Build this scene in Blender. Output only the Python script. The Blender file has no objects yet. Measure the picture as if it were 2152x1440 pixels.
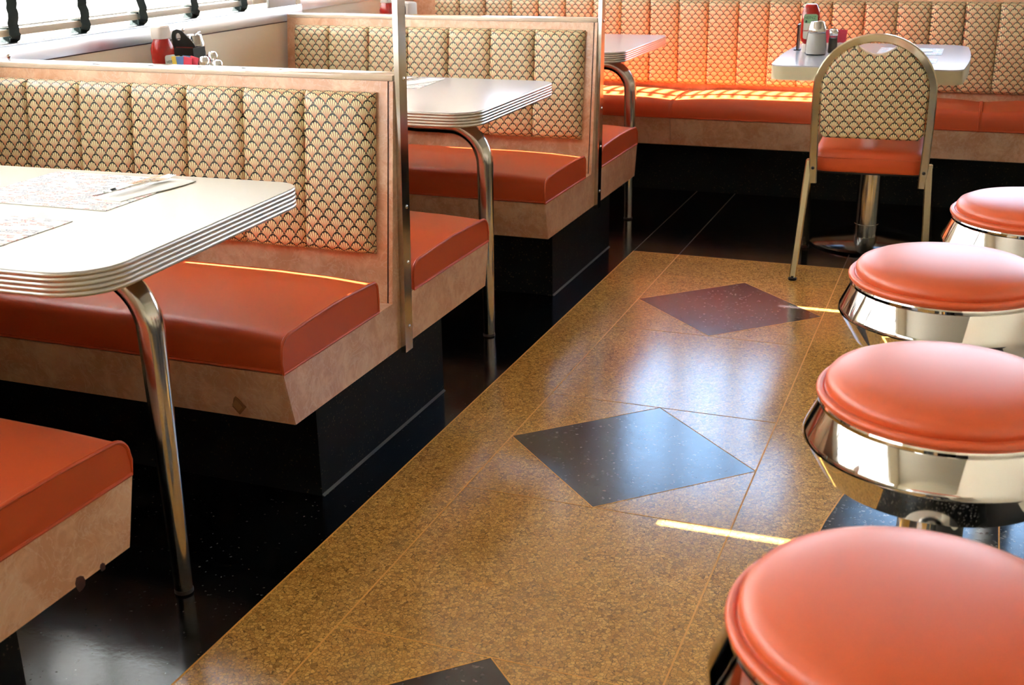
import bpy, bmesh, math, random
from mathutils import Vector, Matrix
random.seed(7)
PI = math.pi
C = bpy.context.scene.collection

# ------------------------------------------------------------------ camera, light, exposure
def hexc(r, g, b):
    f = lambda c: (c / 255 / 12.92) if c <= 10 else ((c / 255 + .055) / 1.055) ** 2.4
    return (f(r), f(g), f(b), 1)

cam_d = bpy.data.cameras.new('camera')
cam = bpy.data.objects.new('camera', cam_d)
C.objects.link(cam)
yaw, pitch, roll, fpx, cam_h = .37506, .34704, -.01681, 2481.7, 1.2889
cy_, sy_ = math.cos(yaw), math.sin(yaw)
f0, r0, u0 = Vector((-sy_, cy_, 0)), Vector((cy_, sy_, 0)), Vector((0, 0, 1))
fw = math.cos(pitch) * f0 - math.sin(pitch) * u0
up = math.sin(pitch) * f0 + math.cos(pitch) * u0
rr = math.cos(roll) * r0 + math.sin(roll) * up
uu = -math.sin(roll) * r0 + math.cos(roll) * up
M = Matrix((rr, uu, -fw)).transposed().to_4x4()
M.translation = (0, 0, cam_h)
cam.matrix_world = M
cam_d.sensor_fit = 'HORIZONTAL'
cam_d.sensor_width = 36
cam_d.lens = fpx / 2152 * 36
cam_d.clip_start = .05
cam_d.dof.use_dof = True
cam_d.dof.focus_distance = 2.9
cam_d.dof.aperture_fstop = 8
sc = bpy.context.scene
sc.camera = cam

w = bpy.data.worlds.new('sky')
sc.world = w
w.use_nodes = True
bg = w.node_tree.nodes['Background']
bg.inputs[1].default_value = 9.0
_nt = w.node_tree
_tc = _nt.nodes.new('ShaderNodeTexCoord')
_sp = _nt.nodes.new('ShaderNodeSeparateXYZ')
_cr = _nt.nodes.new('ShaderNodeValToRGB')        # hazy white horizon rising to blue
_cr.color_ramp.elements[0].position = .02
_cr.color_ramp.elements[0].color = (.98, .96, 1.0, 1)
_cr.color_ramp.elements[1].position = .42
_cr.color_ramp.elements[1].color = (.36, .60, 1.0, 1)
_nt.links.new(_tc.outputs['Generated'], _sp.inputs[0])
_nt.links.new(_sp.outputs[2], _cr.inputs[0])
_nt.links.new(_cr.outputs[0], bg.inputs[0])

sun_d = bpy.data.lights.new('sun', 'SUN')
sun_d.energy = 150
sun_d.angle = math.radians(.53)
sun_d.color = (1, .985, .985)
sun = bpy.data.objects.new('sun', sun_d)
C.objects.link(sun)
sun_dir = Vector((1, .018, -.627))
sun.rotation_euler = sun_dir.to_track_quat('-Z', 'Y').to_euler()
sun.location = (-8, 2, 6)

sc.view_settings.view_transform = 'Standard'
sc.view_settings.look = 'None'
sc.view_settings.gamma = 1
sc.view_settings.use_curve_mapping = False
sc.view_settings.exposure = 0.4
sc.cycles.use_denoising = True
sc.cycles.max_bounces = 10
sc.cycles.diffuse_bounces = 5
sc.cycles.glossy_bounces = 5
sc.cycles.transmission_bounces = 8
sc.cycles.transparent_max_bounces = 16
sc.cycles.sample_clamp_indirect = 12
sc.cycles.caustics_reflective = False
sc.cycles.caustics_refractive = False

# ------------------------------------------------------------------ mesh helpers
class MB:
    def __init__(self):
        self.bm = bmesh.new()
    def box(self, x0, x1, y0, y1, z0, z1, bevel=0, seg=2):
        v = [self.bm.verts.new(p) for p in ((x0, y0, z0), (x1, y0, z0), (x1, y1, z0), (x0, y1, z0),
                                            (x0, y0, z1), (x1, y0, z1), (x1, y1, z1), (x0, y1, z1))]
        fs = [self.bm.faces.new([v[i] for i in q]) for q in
              ((3, 2, 1, 0), (4, 5, 6, 7), (0, 1, 5, 4), (1, 2, 6, 5), (2, 3, 7, 6), (3, 0, 4, 7))]
        if bevel:
            es = list({e for f in fs for e in f.edges})
            bmesh.ops.bevel(self.bm, geom=es, offset=bevel, segments=seg, affect='EDGES', profile=.5)
        return self
    def loft(self, rings, closed=True, cap=True, loop=False):
        R = [[self.bm.verts.new(p) for p in r] for r in rings]
        n = len(R[0])
        m = len(R)
        for i in range(m if loop else m - 1):
            a, b = R[i], R[(i + 1) % m]
            for j in range(n if closed else n - 1):
                k = (j + 1) % n
                try:
                    self.bm.faces.new((a[j], a[k], b[k], b[j]))
                except ValueError:
                    pass
        if cap and closed and not loop:
            self.bm.faces.new(list(reversed(R[0])))
            self.bm.faces.new(R[-1])
        return self
    def prism(self, poly, axis, a, b):
        def P(p, t):
            if axis == 'x': return (t, p[0], p[1])
            if axis == 'y': return (p[0], t, p[1])
            return (p[0], p[1], t)
        return self.loft([[P(p, a) for p in poly], [P(p, b) for p in poly]])
    def lathe(self, prof, cx=0, cy=0, seg=32, cap=True):
        rings = []
        for r, z in prof:
            rings.append([(cx + r * math.cos(2 * PI * i / seg), cy + r * math.sin(2 * PI * i / seg), z) for i in range(seg)])
        return self.loft(rings, cap=cap)
    def sweep(self, path, prof, closed=False, up=None):
        P = [Vector(p) for p in path]
        n = len(P)
        T = []
        for i in range(n):
            a = P[(i - 1) % n] if (closed or i > 0) else P[i]
            b = P[(i + 1) % n] if (closed or i < n - 1) else P[i]
            T.append((b - a).normalized())
        N = Vector(up) if up else (Vector((0, 0, 1)) if abs(T[0].z) < .9 else Vector((1, 0, 0)))
        rings = []
        for i in range(n):
            if up:
                N = Vector(up)
            N = (N - T[i] * N.dot(T[i])).normalized()
            B = T[i].cross(N)
            rings.append([tuple(P[i] + N * a + B * b) for a, b in prof])
        return self.loft(rings, cap=not closed, loop=closed)
    def taper(self, path, rad, seg=16, up=(0, 1, 0)):
        P = [Vector(p) for p in path]
        n = len(P)
        rings = []
        for i in range(n):
            T = (P[min(i + 1, n - 1)] - P[max(i - 1, 0)]).normalized()
            N = Vector(up)
            N = (N - T * N.dot(T)).normalized()
            B = T.cross(N)
            r = rad(i / (n - 1), P[i])
            rings.append([tuple(P[i] + N * r * math.cos(2 * PI * k / seg) + B * r * math.sin(2 * PI * k / seg)) for k in range(seg)])
        return self.loft(rings)
    def tube(self, path, r, seg=10, closed=False, up=None):
        return self.sweep(path, [(r * math.cos(2 * PI * i / seg), r * math.sin(2 * PI * i / seg)) for i in range(seg)], closed, up)
    def ball(self, c, r, sx=1, sy=1, sz=1, seg=12):
        m = Matrix.Translation(c) @ Matrix.Diagonal((sx, sy, sz, 1))
        bmesh.ops.create_uvsphere(self.bm, u_segments=seg, v_segments=max(6, seg // 2), radius=r, matrix=m)
        return self
    def xform(self, m):
        bmesh.ops.transform(self.bm, matrix=m, verts=self.bm.verts)
        return self
    def mesh(self, name, mat, uv=None, angle=35):
        bm = self.bm
        bmesh.ops.recalc_face_normals(bm, faces=bm.faces)
        for f in bm.faces:
            f.smooth = True
        if uv:
            L = bm.loops.layers.uv.new('UVMap')
            for f in bm.faces:
                for l in f.loops:
                    l[L].uv = uv(l.vert.co)
        me = bpy.data.meshes.new(name)
        bm.to_mesh(me)
        bm.free()
        me.set_sharp_from_angle(angle=math.radians(angle))
        me.materials.append(mat)
        return me

def obj(name, mb, mat, parent=None, uv=None, loc=None, angle=35):
    me = mb if isinstance(mb, bpy.types.Mesh) else mb.mesh(name, mat, uv, angle)
    o = bpy.data.objects.new(name, me)
    C.objects.link(o)
    if parent: o.parent = parent
    if loc: o.location = loc
    return o

def thing(name, label, cat, loc=(0, 0, 0), rz=0, group=None):
    o = bpy.data.objects.new(name, None)
    C.objects.link(o)
    o.location = loc
    o.rotation_euler = (0, 0, rz)
    o.empty_display_size = .1
    return tag(o, label, cat, group)

def tag(o, label, cat, group=None):
    o['label'] = label
    o['category'] = cat
    if group: o['group'] = group
    return o

def struct(name, mb, mat, **k):
    o = obj(name, mb, mat, **k)
    o['kind'] = 'structure'
    return o

def dup(root, loc, label, rz=None, group=None):
    def cp(o, parent):
        c = o.copy()
        C.objects.link(c)
        c.parent = parent
        for ch in list(o.children):
            cp(ch, c)
        return c
    r = cp(root, None)
    r.location = loc
    if rz is not None: r.rotation_euler = (0, 0, rz)
    r['label'] = label
    if group: r['group'] = group
    return r

def arc(cx, cy, r, a0, a1, n):
    return [(cx + r * math.cos(math.radians(a0 + (a1 - a0) * i / n)), cy + r * math.sin(math.radians(a0 + (a1 - a0) * i / n))) for i in range(n + 1)]

def rrect(x0, x1, y0, y1, r, n=8, bow=0):
    rs = r if isinstance(r, (list, tuple)) else [r] * 4      # right-front, right-back, left-back, left-front
    p = arc(x1 - rs[0], y0 + rs[0], rs[0], -90, 0, n)
    if bow: p += [(x1 + bow * math.sin(PI * t), y0 + rs[0] + (y1 - y0 - rs[0] - rs[1]) * t) for t in (.2, .4, .6, .8)]
    p += arc(x1 - rs[1], y1 - rs[1], rs[1], 0, 90, n)
    p += arc(x0 + rs[2], y1 - rs[2], rs[2], 90, 180, n)
    if bow: p += [(x0 - bow * math.sin(PI * t), y1 - rs[2] - (y1 - y0 - rs[2] - rs[3]) * t) for t in (.2, .4, .6, .8)]
    p += arc(x0 + rs[3], y0 + rs[3], rs[3], 180, 270, n)
    return p

def outnormals(poly):
    n = len(poly)
    out = []
    for i in range(n):
        a, b = Vector(poly[i - 1]), Vector(poly[(i + 1) % n])
        t = (b - a).normalized()
        out.append((t.y, -t.x))
    return out

# ------------------------------------------------------------------ materials
def base_mat(name):
    m = bpy.data.materials.new(name)
    m.use_nodes = True
    nt = m.node_tree
    return m, nt, nt.nodes['Principled BSDF']

def mat(name, col, rough=.5, metal=0, spec=None, coat=0, coat_r=.1, bump=0, bump_s=200):
    m, nt, b = base_mat(name)
    b.inputs['Base Color'].default_value = col
    b.inputs['Roughness'].default_value = rough
    b.inputs['Metallic'].default_value = metal
    if spec is not None: b.inputs['Specular IOR Level'].default_value = spec
    if coat:
        b.inputs['Coat Weight'].default_value = coat
        b.inputs['Coat Roughness'].default_value = coat_r
    if bump:
        tc = nt.nodes.new('ShaderNodeTexCoord')
        n = nt.nodes.new('ShaderNodeTexNoise')
        n.inputs['Scale'].default_value = bump_s
        n.inputs['Detail'].default_value = 4
        nt.links.new(tc.outputs['Object'], n.inputs['Vector'])
        bp = nt.nodes.new('ShaderNodeBump')
        bp.inputs['Strength'].default_value = bump
        bp.inputs['Distance'].default_value = .002
        nt.links.new(n.outputs['Fac'], bp.inputs['Height'])
        nt.links.new(bp.outputs['Normal'], b.inputs['Normal'])
    return m

class NT:
    """tiny node-math helper"""
    def __init__(s, nt): s.nt = nt
    def n(s, t): return s.nt.nodes.new(t)
    def l(s, a, b): s.nt.links.new(a, b)
    def m(s, op, a, b=None, c=None, clamp=False):
        k = s.n('ShaderNodeMath')
        k.operation = op
        k.use_clamp = clamp
        for i, v in enumerate((a, b, c)):
            if v is None: continue
            if isinstance(v, (int, float)): k.inputs[i].default_value = v
            else: s.l(v, k.inputs[i])
        return k.outputs[0]
    def mix(s, f, a, b):
        k = s.n('ShaderNodeMix')
        k.data_type = 'RGBA'
        for i, v in ((0, f), (6, a), (7, b)):
            if isinstance(v, (int, float, tuple)): k.inputs[i].default_value = v
            else: s.l(v, k.inputs[i])
        return k.outputs[2]
    def step(s, x, e0, e1):
        k = s.n('ShaderNodeMapRange')
        k.interpolation_type = 'SMOOTHSTEP'
        s.l(x, k.inputs[0])
        k.inputs[1].default_value = e0
        k.inputs[2].default_value = e1
        return k.outputs[0]
    def noise(s, vec, scale, detail=3, rough=.5, dist=0):
        k = s.n('ShaderNodeTexNoise')
        k.inputs['Scale'].default_value = scale
        k.inputs['Detail'].default_value = detail
        k.inputs['Roughness'].default_value = rough
        k.inputs['Distortion'].default_value = dist
        s.l(vec, k.inputs['Vector'])
        return k.outputs['Fac']
    def vor(s, vec, scale, feature='F1'):
        k = s.n('ShaderNodeTexVoronoi')
        k.feature = feature
        k.inputs['Scale'].default_value = scale
        s.l(vec, k.inputs['Vector'])
        return k
    def obj(s): return s.n('ShaderNodeTexCoord').outputs['Object']
    def world(s): return s.n('ShaderNodeNewGeometry').outputs['Position']

def laminate(name, base, blotch, vein):
    m, nt, b = base_mat(name)
    N = NT(nt)
    p = N.world()
    n1 = N.noise(p, 9, 5, .6, .6)
    n2 = N.noise(p, 26, 6, .65, 1.2)
    f = N.step(N.m('ADD', N.m('MULTIPLY', n1, .6), N.m('MULTIPLY', n2, .4)), .42, .60)
    c = N.mix(f, blotch, base)
    v = N.noise(p, 14, 4, .6, 1.6)
    vv = N.m('ABSOLUTE', N.m('SUBTRACT', v, .5))
    vf = N.m('MULTIPLY', N.m('SUBTRACT', 1, N.step(vv, 0, .03)), .32)
    c = N.mix(vf, c, vein)
    N.l(c, b.inputs['Base Color'])
    b.inputs['Roughness'].default_value = .34
    b.inputs['Coat Weight'].default_value = .6
    b.inputs['Coat Roughness'].default_value = .28
    return m

def terrazzo(name, chipA, chipB, matrix, scale, rough=.16, sparse=None):
    m, nt, b = base_mat(name)
    N = NT(nt)
    p = N.world()
    # jitter so the chips are irregular
    vo = N.vor(p, scale)
    ve = N.vor(p, scale, 'DISTANCE_TO_EDGE')
    cr = N.n('ShaderNodeSeparateColor')
    N.l(vo.outputs['Color'], cr.inputs[0])
    chip = N.mix(cr.outputs[0], chipA, chipB)
    if sparse is None:
        e = N.step(ve.outputs['Distance'], .01, .075)
        lost = N.step(cr.outputs[1], .86, .90)
        f = N.m('MULTIPLY', e, N.m('SUBTRACT', 1, N.m('MULTIPLY', lost, .55)))
    else:
        on = N.step(cr.outputs[1], 1 - sparse, 1 - sparse + .02)
        f = N.m('MULTIPLY', N.step(ve.outputs['Distance'], .04, .16), on)
    c = N.mix(f, matrix, chip)
    wear = N.noise(p, 3.5, 4, .6)
    c = N.mix(N.m('MULTIPLY', N.step(wear, .35, .75), .22), c, matrix)
    N.l(c, b.inputs['Base Color'])
    ro = N.m('ADD', rough - .03, N.m('MULTIPLY', N.noise(p, 22, 3), .07))
    N.l(ro, b.inputs['Roughness'])
    bp = N.n('ShaderNodeBump')
    bp.inputs['Strength'].default_value = .05
    bp.inputs['Distance'].default_value = .002
    N.l(N.noise(p, 60, 2), bp.inputs['Height'])
    N.l(bp.outputs['Normal'], b.inputs['Normal'])
    return m

def scallop(name, cw=.034, ch=.0192):
    m, nt, b = base_mat(name)
    N = NT(nt)
    uvn = N.n('ShaderNodeUVMap')
    sep = N.n('ShaderNodeSeparateXYZ')
    N.l(uvn.outputs[0], sep.inputs[0])
    U = N.m('DIVIDE', sep.outputs[0], cw)
    V = N.m('DIVIDE', sep.outputs[1], ch)
    def row_s(r):      # signed offset from the fan centre in that row, -1..1
        odd = N.m('MULTIPLY', N.m('MODULO', N.m('ADD', r, 1000), 2), .5)
        x = N.m('ADD', N.m('ADD', U, odd), 1000.5)
        return N.m('MULTIPLY', N.m('SUBTRACT', N.m('FRACT', x), .5), 2)
    def arch(s_):
        return N.m('SUBTRACT', 1.85, N.m('MULTIPLY', N.m('POWER', N.m('ABSOLUTE', s_), 2.2), .87))
    ra = N.m('FLOOR', N.m('SUBTRACT', V, .98))
    sa = row_s(ra)
    ta = N.m('SUBTRACT', V, ra)
    ea = N.m('SUBTRACT', arch(sa), ta)
    rb = N.m('ADD', ra, 1)
    sb = row_s(rb)
    tb = N.m('SUBTRACT', V, rb)
    eb = N.m('SUBTRACT', arch(sb), tb)
    ina = N.m('GREATER_THAN', ea, 0)
    def sel(a, c): return N.m('ADD', N.m('MULTIPLY', a, ina), N.m('MULTIPLY', c, N.m('SUBTRACT', 1, ina)))
    s_, t_, e_ = sel(sa, sb), sel(ta, tb), sel(ea, eb)
    ang = N.m('ARCTAN2', N.m('MULTIPLY', s_, .0145), N.m('ADD', N.m('MULTIPLY', t_, ch), .003))
    q = N.m('ADD', N.m('DIVIDE', ang, .205), 100.5)
    ray = N.m('MULTIPLY', N.m('ABSOLUTE', N.m('SUBTRACT', N.m('FRACT', q), .5)), 2)   # 1 on the dividing lines
    low = N.step(t_, 1.15, .2)
    cream, orange, red, dark = hexc(240, 240, 192), hexc(220, 142, 96), hexc(180, 66, 34), hexc(24, 28, 12)
    petal = N.mix(N.m('MULTIPLY', low, .85), cream, orange)
    line = N.step(ray, .52, .86)
    petal = N.mix(N.m('MULTIPLY', line, .9), petal, red)
    # notched petal tips: the dark rim reaches further down between the petals
    rim = N.step(N.m('SUBTRACT', e_, N.m('MULTIPLY', N.m('POWER', ray, 3), .24)), .25, .18)
    c = N.mix(rim, petal, dark)
    N.l(c, b.inputs['Base Color'])
    b.inputs['Roughness'].default_value = .40
    b.inputs['Specular IOR Level'].default_value = .6
    return m

def brushed(name, col, rough, amount=.12, scale=(4, 4, 300)):
    m, nt, b = base_mat(name)
    N = NT(nt)
    mp = N.n('ShaderNodeMapping')
    mp.inputs['Scale'].default_value = scale
    N.l(N.obj(), mp.inputs[0])
    nz = N.noise(mp.outputs[0], 3, 4)
    N.l(N.m('ADD', rough, N.m('MULTIPLY', nz, amount)), b.inputs['Roughness'])
    b.inputs['Base Color'].default_value = col
    b.inputs['Metallic'].default_value = 1
    return m

def print_paper(name, seed):
    """printed place mat: blocks of pale red and blue print on white paper"""
    m, nt, b = base_mat(name)
    N = NT(nt)
    uvn = N.n('ShaderNodeUVMap')
    mp = N.n('ShaderNodeMapping')
    mp.inputs['Location'].default_value = (seed, seed * .7, 0)
    N.l(uvn.outputs[0], mp.inputs[0])
    p = mp.outputs[0]
    br = N.n('ShaderNodeTexBrick')
    br.inputs['Scale'].default_value = 9
    br.inputs['Mortar Size'].default_value = .035
    br.inputs['Color1'].default_value = (0, 0, 0, 1)
    br.inputs['Color2'].default_value = (1, 1, 1, 1)
    br.inputs['Mortar'].default_value = (0, 0, 0, 1)
    br.offset = .37
    N.l(p, br.inputs['Vector'])
    fine = N.noise(p, 90, 2, .8)
    blocks = N.noise(p, 9, 1)
    sepc = N.n('ShaderNodeSeparateColor')
    N.l(br.outputs['Color'], sepc.inputs[0])
    on = N.m('MULTIPLY', N.step(sepc.outputs[0], .42, .5), N.step(fine, .44, .52))
    ink = N.mix(N.step(blocks, .47, .53), hexc(196, 70, 72), hexc(74, 82, 120))
    c = N.mix(N.m('MULTIPLY', on, .95), hexc(238, 234, 228), ink)
    N.l(c, b.inputs['Base Color'])
    b.inputs['Roughness'].default_value = .55
    return m

M_lam = laminate('peach_laminate', hexc(236, 190, 154), hexc(216, 158, 120), hexc(248, 224, 200))
M_cap = mat('glossy_cap_laminate', hexc(240, 216, 192), .12, spec=.8, coat=1, coat_r=.06)
M_edge = mat('dark_laminate_seam', hexc(66, 24, 12), .6)
M_vinyl = mat('orange_vinyl', hexc(204, 84, 42), .36, spec=.38, bump=.06, bump_s=900)
M_vinyl2 = mat('coral_vinyl', hexc(212, 86, 38), .45, spec=.5, coat=.5, coat_r=.36, bump=.04, bump_s=900)
M_fab = scallop('scallop_fabric')
M_chrome = mat('polished_chrome', (.80, .79, .77, 1), .05, 1)
M_tube = brushed('chrome_tube', (.62, .60, .56, 1), .10, .10)
M_post = brushed('stainless_post', (.58, .55, .50, 1), .10, .08)
M_champ = brushed('champagne_metal', (.62, .54, .38, 1), .12, .08)
M_sill = brushed('stainless_band', (.84, .86, .88, 1), .30, .08, (3, 3, 3))
M_alu = brushed('ribbed_aluminium', (.68, .66, .62, 1), .26, .08)
M_top = mat('pale_laminate_top', hexc(178, 167, 147), .28, spec=.2)
M_top2 = mat('white_grey_laminate_top', hexc(214, 215, 224), .18, spec=.6, coat=.35, coat_r=.12)
M_creamedge = mat('cream_edge', hexc(214, 204, 168), .4)
M_tan = terrazzo('tan_terrazzo', hexc(234, 180, 92), hexc(192, 138, 62), hexc(116, 84, 40), 135, .17)
M_blackt = terrazzo('black_terrazzo', hexc(84, 78, 70), hexc(44, 40, 38), hexc(11, 10, 10), 230, .13, .03)
M_blackt.node_tree.nodes['Principled BSDF'].inputs['Specular IOR Level'].default_value = .36
M_speck = terrazzo('speckled_black_terrazzo', hexc(150, 144, 134), hexc(84, 80, 76), hexc(16, 15, 16), 150, .16, .2)
M_greyt = terrazzo('charcoal_terrazzo', hexc(132, 120, 112), hexc(84, 72, 70), hexc(42, 35, 36), 150, .17, .09)
M_plinth = terrazzo('black_terrazzo_plinth', hexc(90, 76, 52), hexc(50, 44, 34), hexc(6, 5, 4), 230, .6, .06)
M_plinth.node_tree.nodes['Principled BSDF'].inputs['Specular IOR Level'].default_value = .2
M_brass = mat('brass_strip', hexc(226, 160, 62), .55, 0, spec=.3)
M_brassd = mat('dull_brass_strip', hexc(84, 62, 34), .5, .3)
M_grout = mat('pale_grout', hexc(92, 90, 86), .8, bump=.5, bump_s=150)
M_wall = mat('cream_wall_panel', hexc(242, 230, 206), .30)
M_paint = mat('cream_paint', hexc(232, 222, 194), .6)
M_ceil = mat('ceiling_white', hexc(222, 214, 198), .7)
M_dark = mat('black_plastic', hexc(16, 15, 15), .35)
M_rubber = mat('dark_rubber', hexc(40, 28, 20), .6)
M_white = mat('white_plastic', hexc(238, 230, 222), .35)
M_ketchup = mat('ketchup_red', hexc(166, 18, 8), .16, spec=.7)
M_label = mat('paper_label', hexc(226, 228, 214), .45)
M_green = mat('pale_green_print', hexc(150, 190, 140), .5)
M_ink = mat('dark_print', hexc(40, 52, 44), .5)
M_redink = mat('red_print', hexc(190, 60, 50), .5)
M_pink = mat('pink_packet', hexc(222, 70, 92), .5)
M_blue = mat('blue_packet', hexc(96, 130, 186), .5)
M_yellow = mat('yellow_packet', hexc(226, 190, 70), .5)
M_sugar = mat('white_sugar', hexc(252, 248, 240), .7)
M_pepper = mat('ground_pepper', hexc(126, 114, 98), .8)
M_paper = mat('white_napkin', hexc(252, 250, 246), .5, spec=.7)
M_tape = mat('dark_green_tape', hexc(24, 40, 36), .85, bump=.5, bump_s=400)
M_rail = mat('cream_rail', hexc(226, 214, 196), .5)
M_counter = mat('dark_counter_panel', hexc(26, 26, 26), .3)
M_cfront = mat('cream_counter_front', hexc(236, 226, 200), .45)
M_trimw = mat('window_frame_paint', hexc(206, 202, 196), .4)
M_road = mat('grey_pavement', hexc(92, 90, 86), .9)
M_brick = mat('pale_print_mark', hexc(150, 98, 58), .5)

def glassy(name, tint, fac=.10):
    m = bpy.data.materials.new(name)
    m.use_nodes = True
    nt = m.node_tree
    N = NT(nt)
    nt.nodes.remove(nt.nodes['Principled BSDF'])
    t = N.n('ShaderNodeBsdfTransparent')
    t.inputs[0].default_value = tint
    g = N.n('ShaderNodeBsdfGlossy')
    g.inputs['Roughness'].default_value = .02
    fr = N.n('ShaderNodeFresnel')
    fr.inputs[0].default_value = 1.45
    mx = N.n('ShaderNodeMixShader')
    N.l(fr.outputs[0], mx.inputs[0])
    N.l(t.outputs[0], mx.inputs[1])
    N.l(g.outputs[0], mx.inputs[2])
    N.l(mx.outputs[0], nt.nodes['Material Output'].inputs[0])
    return m
M_glass = glassy('clear_pane', (.96, .98, .97, 1))
M_jar = glassy('jar_glass', (.98, .985, .98, 1))

def slat_mat():
    m = bpy.data.materials.new('white_translucent_slat')
    m.use_nodes = True
    nt = m.node_tree
    N = NT(nt)
    nt.nodes.remove(nt.nodes['Principled BSDF'])
    d = N.n('ShaderNodeBsdfDiffuse')
    d.inputs[0].default_value = (.88, .88, .87, 1)
    t = N.n('ShaderNodeBsdfTranslucent')
    t.inputs[0].default_value = (.90, .90, .90, 1)
    mx = N.n('ShaderNodeMixShader')
    mx.inputs[0].default_value = .36
    N.l(d.outputs[0], mx.inputs[1])
    N.l(t.outputs[0], mx.inputs[2])
    N.l(mx.outputs[0], nt.nodes['Material Output'].inputs[0])
    return m
M_slat = slat_mat()

# ------------------------------------------------------------------ room shell
XW = -2.62            # window wall, front bays
XW2 = -2.86           # window wall, last bay (beyond the second booth)
YJ = 4.36
YB = 5.97             # back wall
YF, XR, ZC = -3.2, 3.0, 2.52
SILL, HEAD = .968, 2.10

# floor: black base slab, then flush panels split by brass strips
CX, DA, DB = -.7248, .3198, .3104
C1, C2 = 2.642, 3.887
PER = C2 - C1
XB, YBK = -1.2316, 4.4936
xl, xr = CX - DA, CX + DA
floor = struct('floor', MB().box(-3.1, XR, YF, YB + .1, -.12, -.004), M_blackt)
def ftile(name, poly, m, z=0, base=-.012):
    return obj(name, MB().prism(poly, 'z', base, z), m, floor)
def counter_edge(y):
    if y < 2.18: return -.235
    return 2.165 - math.sqrt(2.4 ** 2 - (y - 2.13) ** 2)
# black border panels (left of the aisle and at the back), cut by the brass lines
ftile('black_panel', [(-3.1, YF), (XB, YF), (XB, YB + .1), (-3.1, YB + .1)], M_blackt)
for a, b in ((XB, xl), (xl, xr), (xr, XR)):
    ftile('black_panel', [(a, YBK), (b, YBK), (b, YB + .1), (a, YB + .1)], M_blackt)
# tan strips left and right of the diamond column
ftile('tan_panel', [(XB, YF), (xl, YF), (xl, YBK), (XB, YBK)], M_tan)
ys = [YF] + [YF + (YBK - YF) * i / 60 for i in range(1, 61)]
edge = [(counter_edge(y) if y > 2.18 else -.235, y) for y in ys]
ftile('tan_panel', [(xr, YF)] + edge + [(xr, YBK)], M_tan)
ftile('black_panel', [(XR, YBK)] + edge[::-1] + [(XR, YF)], M_speck)
# diamond column: square panels with an inscribed charcoal diamond, plain panels between
cross = []
k = -4
while True:
    c = C1 + k * PER
    if c - DB > YBK: break
    if c > YF:
        y0, y1 = c - DB, c + DB
        y1 = min(y1, YBK)
        L, T, R, B = (xl, c), (CX, c + DB), (xr, c), (CX, c - DB)
        ftile('charcoal_diamond', [L, B, R, T], M_greyt)
        for tri in (((xl, y0), B, L), (B, (xr, y0), R), (R, (xr, y1), T), (T, (xl, y1), L)):
            ftile('tan_panel', list(tri), M_tan)
        cross += [y0, y1]
        for a, b in ((L, B), (B, R), (R, T), (T, L)):
            d = (Vector(b) - Vector(a)).normalized() * .0012
            n = Vector((-d.y, d.x))
            pa, pb = Vector(a), Vector(b)
            obj('brass_strip', MB().prism([tuple(pa + n), tuple(pa - n), tuple(pb - n), tuple(pb + n)], 'z', -.01, .0004), M_brass, floor)
        ny = c + PER - DB
        if ny > YBK: ny = YBK
        if ny - y1 > .02:
            ftile('tan_panel', [(xl, y1), (xr, y1), (xr, ny), (xl, ny)], M_tan)
    k += 1
def strip(a, b, wd=.0019, m=None):
    d = (Vector(b) - Vector(a)).normalized() * wd
    n = Vector((-d.y, d.x))
    pa, pb = Vector(a), Vector(b)
    obj('brass_strip', MB().prism([tuple(pa + n), tuple(pa - n), tuple(pb - n), tuple(pb + n)], 'z', -.01, .0005), m or M_brass, floor)
for xx in (XB, xl, xr):
    strip((xx, YF), (xx, YBK))
    strip((xx, YBK), (xx, YB), .0016, M_brassd)
strip((XB, YBK), (XR, YBK), .0012)
for y in cross:
    strip((xl, y), (xr, y), .0012)
for i in range(30, len(edge) - 1):
    strip(edge[i], edge[i + 1], .0018)
strip((.149, 2.2), (.149, 2.62), .0018)

struct('ceiling', MB().box(-3.1, XR, YF, YB + .2, ZC, ZC + .1), M_ceil)

# window wall (left)
def wall_x(mb, x, y0, y1, holes):
    mb.box(x - .14, x, y0, y1, 0, SILL - .01)
    mb.box(x - .14, x, y0, y1, HEAD, ZC)
    y = y0
    for a, b in holes:
        if a > y: mb.box(x - .14, x, y, a, SILL - .01, HEAD)
        y = b
    if y < y1: mb.box(x - .14, x, y, y1, SILL - .01, HEAD)
    return mb
bays1 = [(-2.62, -1.06), (-1.0, .58), (.68, 2.23), (2.255, 4.10)]
bays1 = [(-2.66, -1.02), (-1.0, .63), (.65, 2.215), (2.235, 4.33)]
bays2 = [(4.46, 5.815)]
mb = wall_x(MB(), XW, YF, YJ, bays1)
wall_x(mb, XW2, YJ - .02, YB, bays2)
mb.box(XW2, XW - .002, YJ - .02, YJ, 0, ZC)
struct('wall_left', mb, M_wall)
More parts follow.
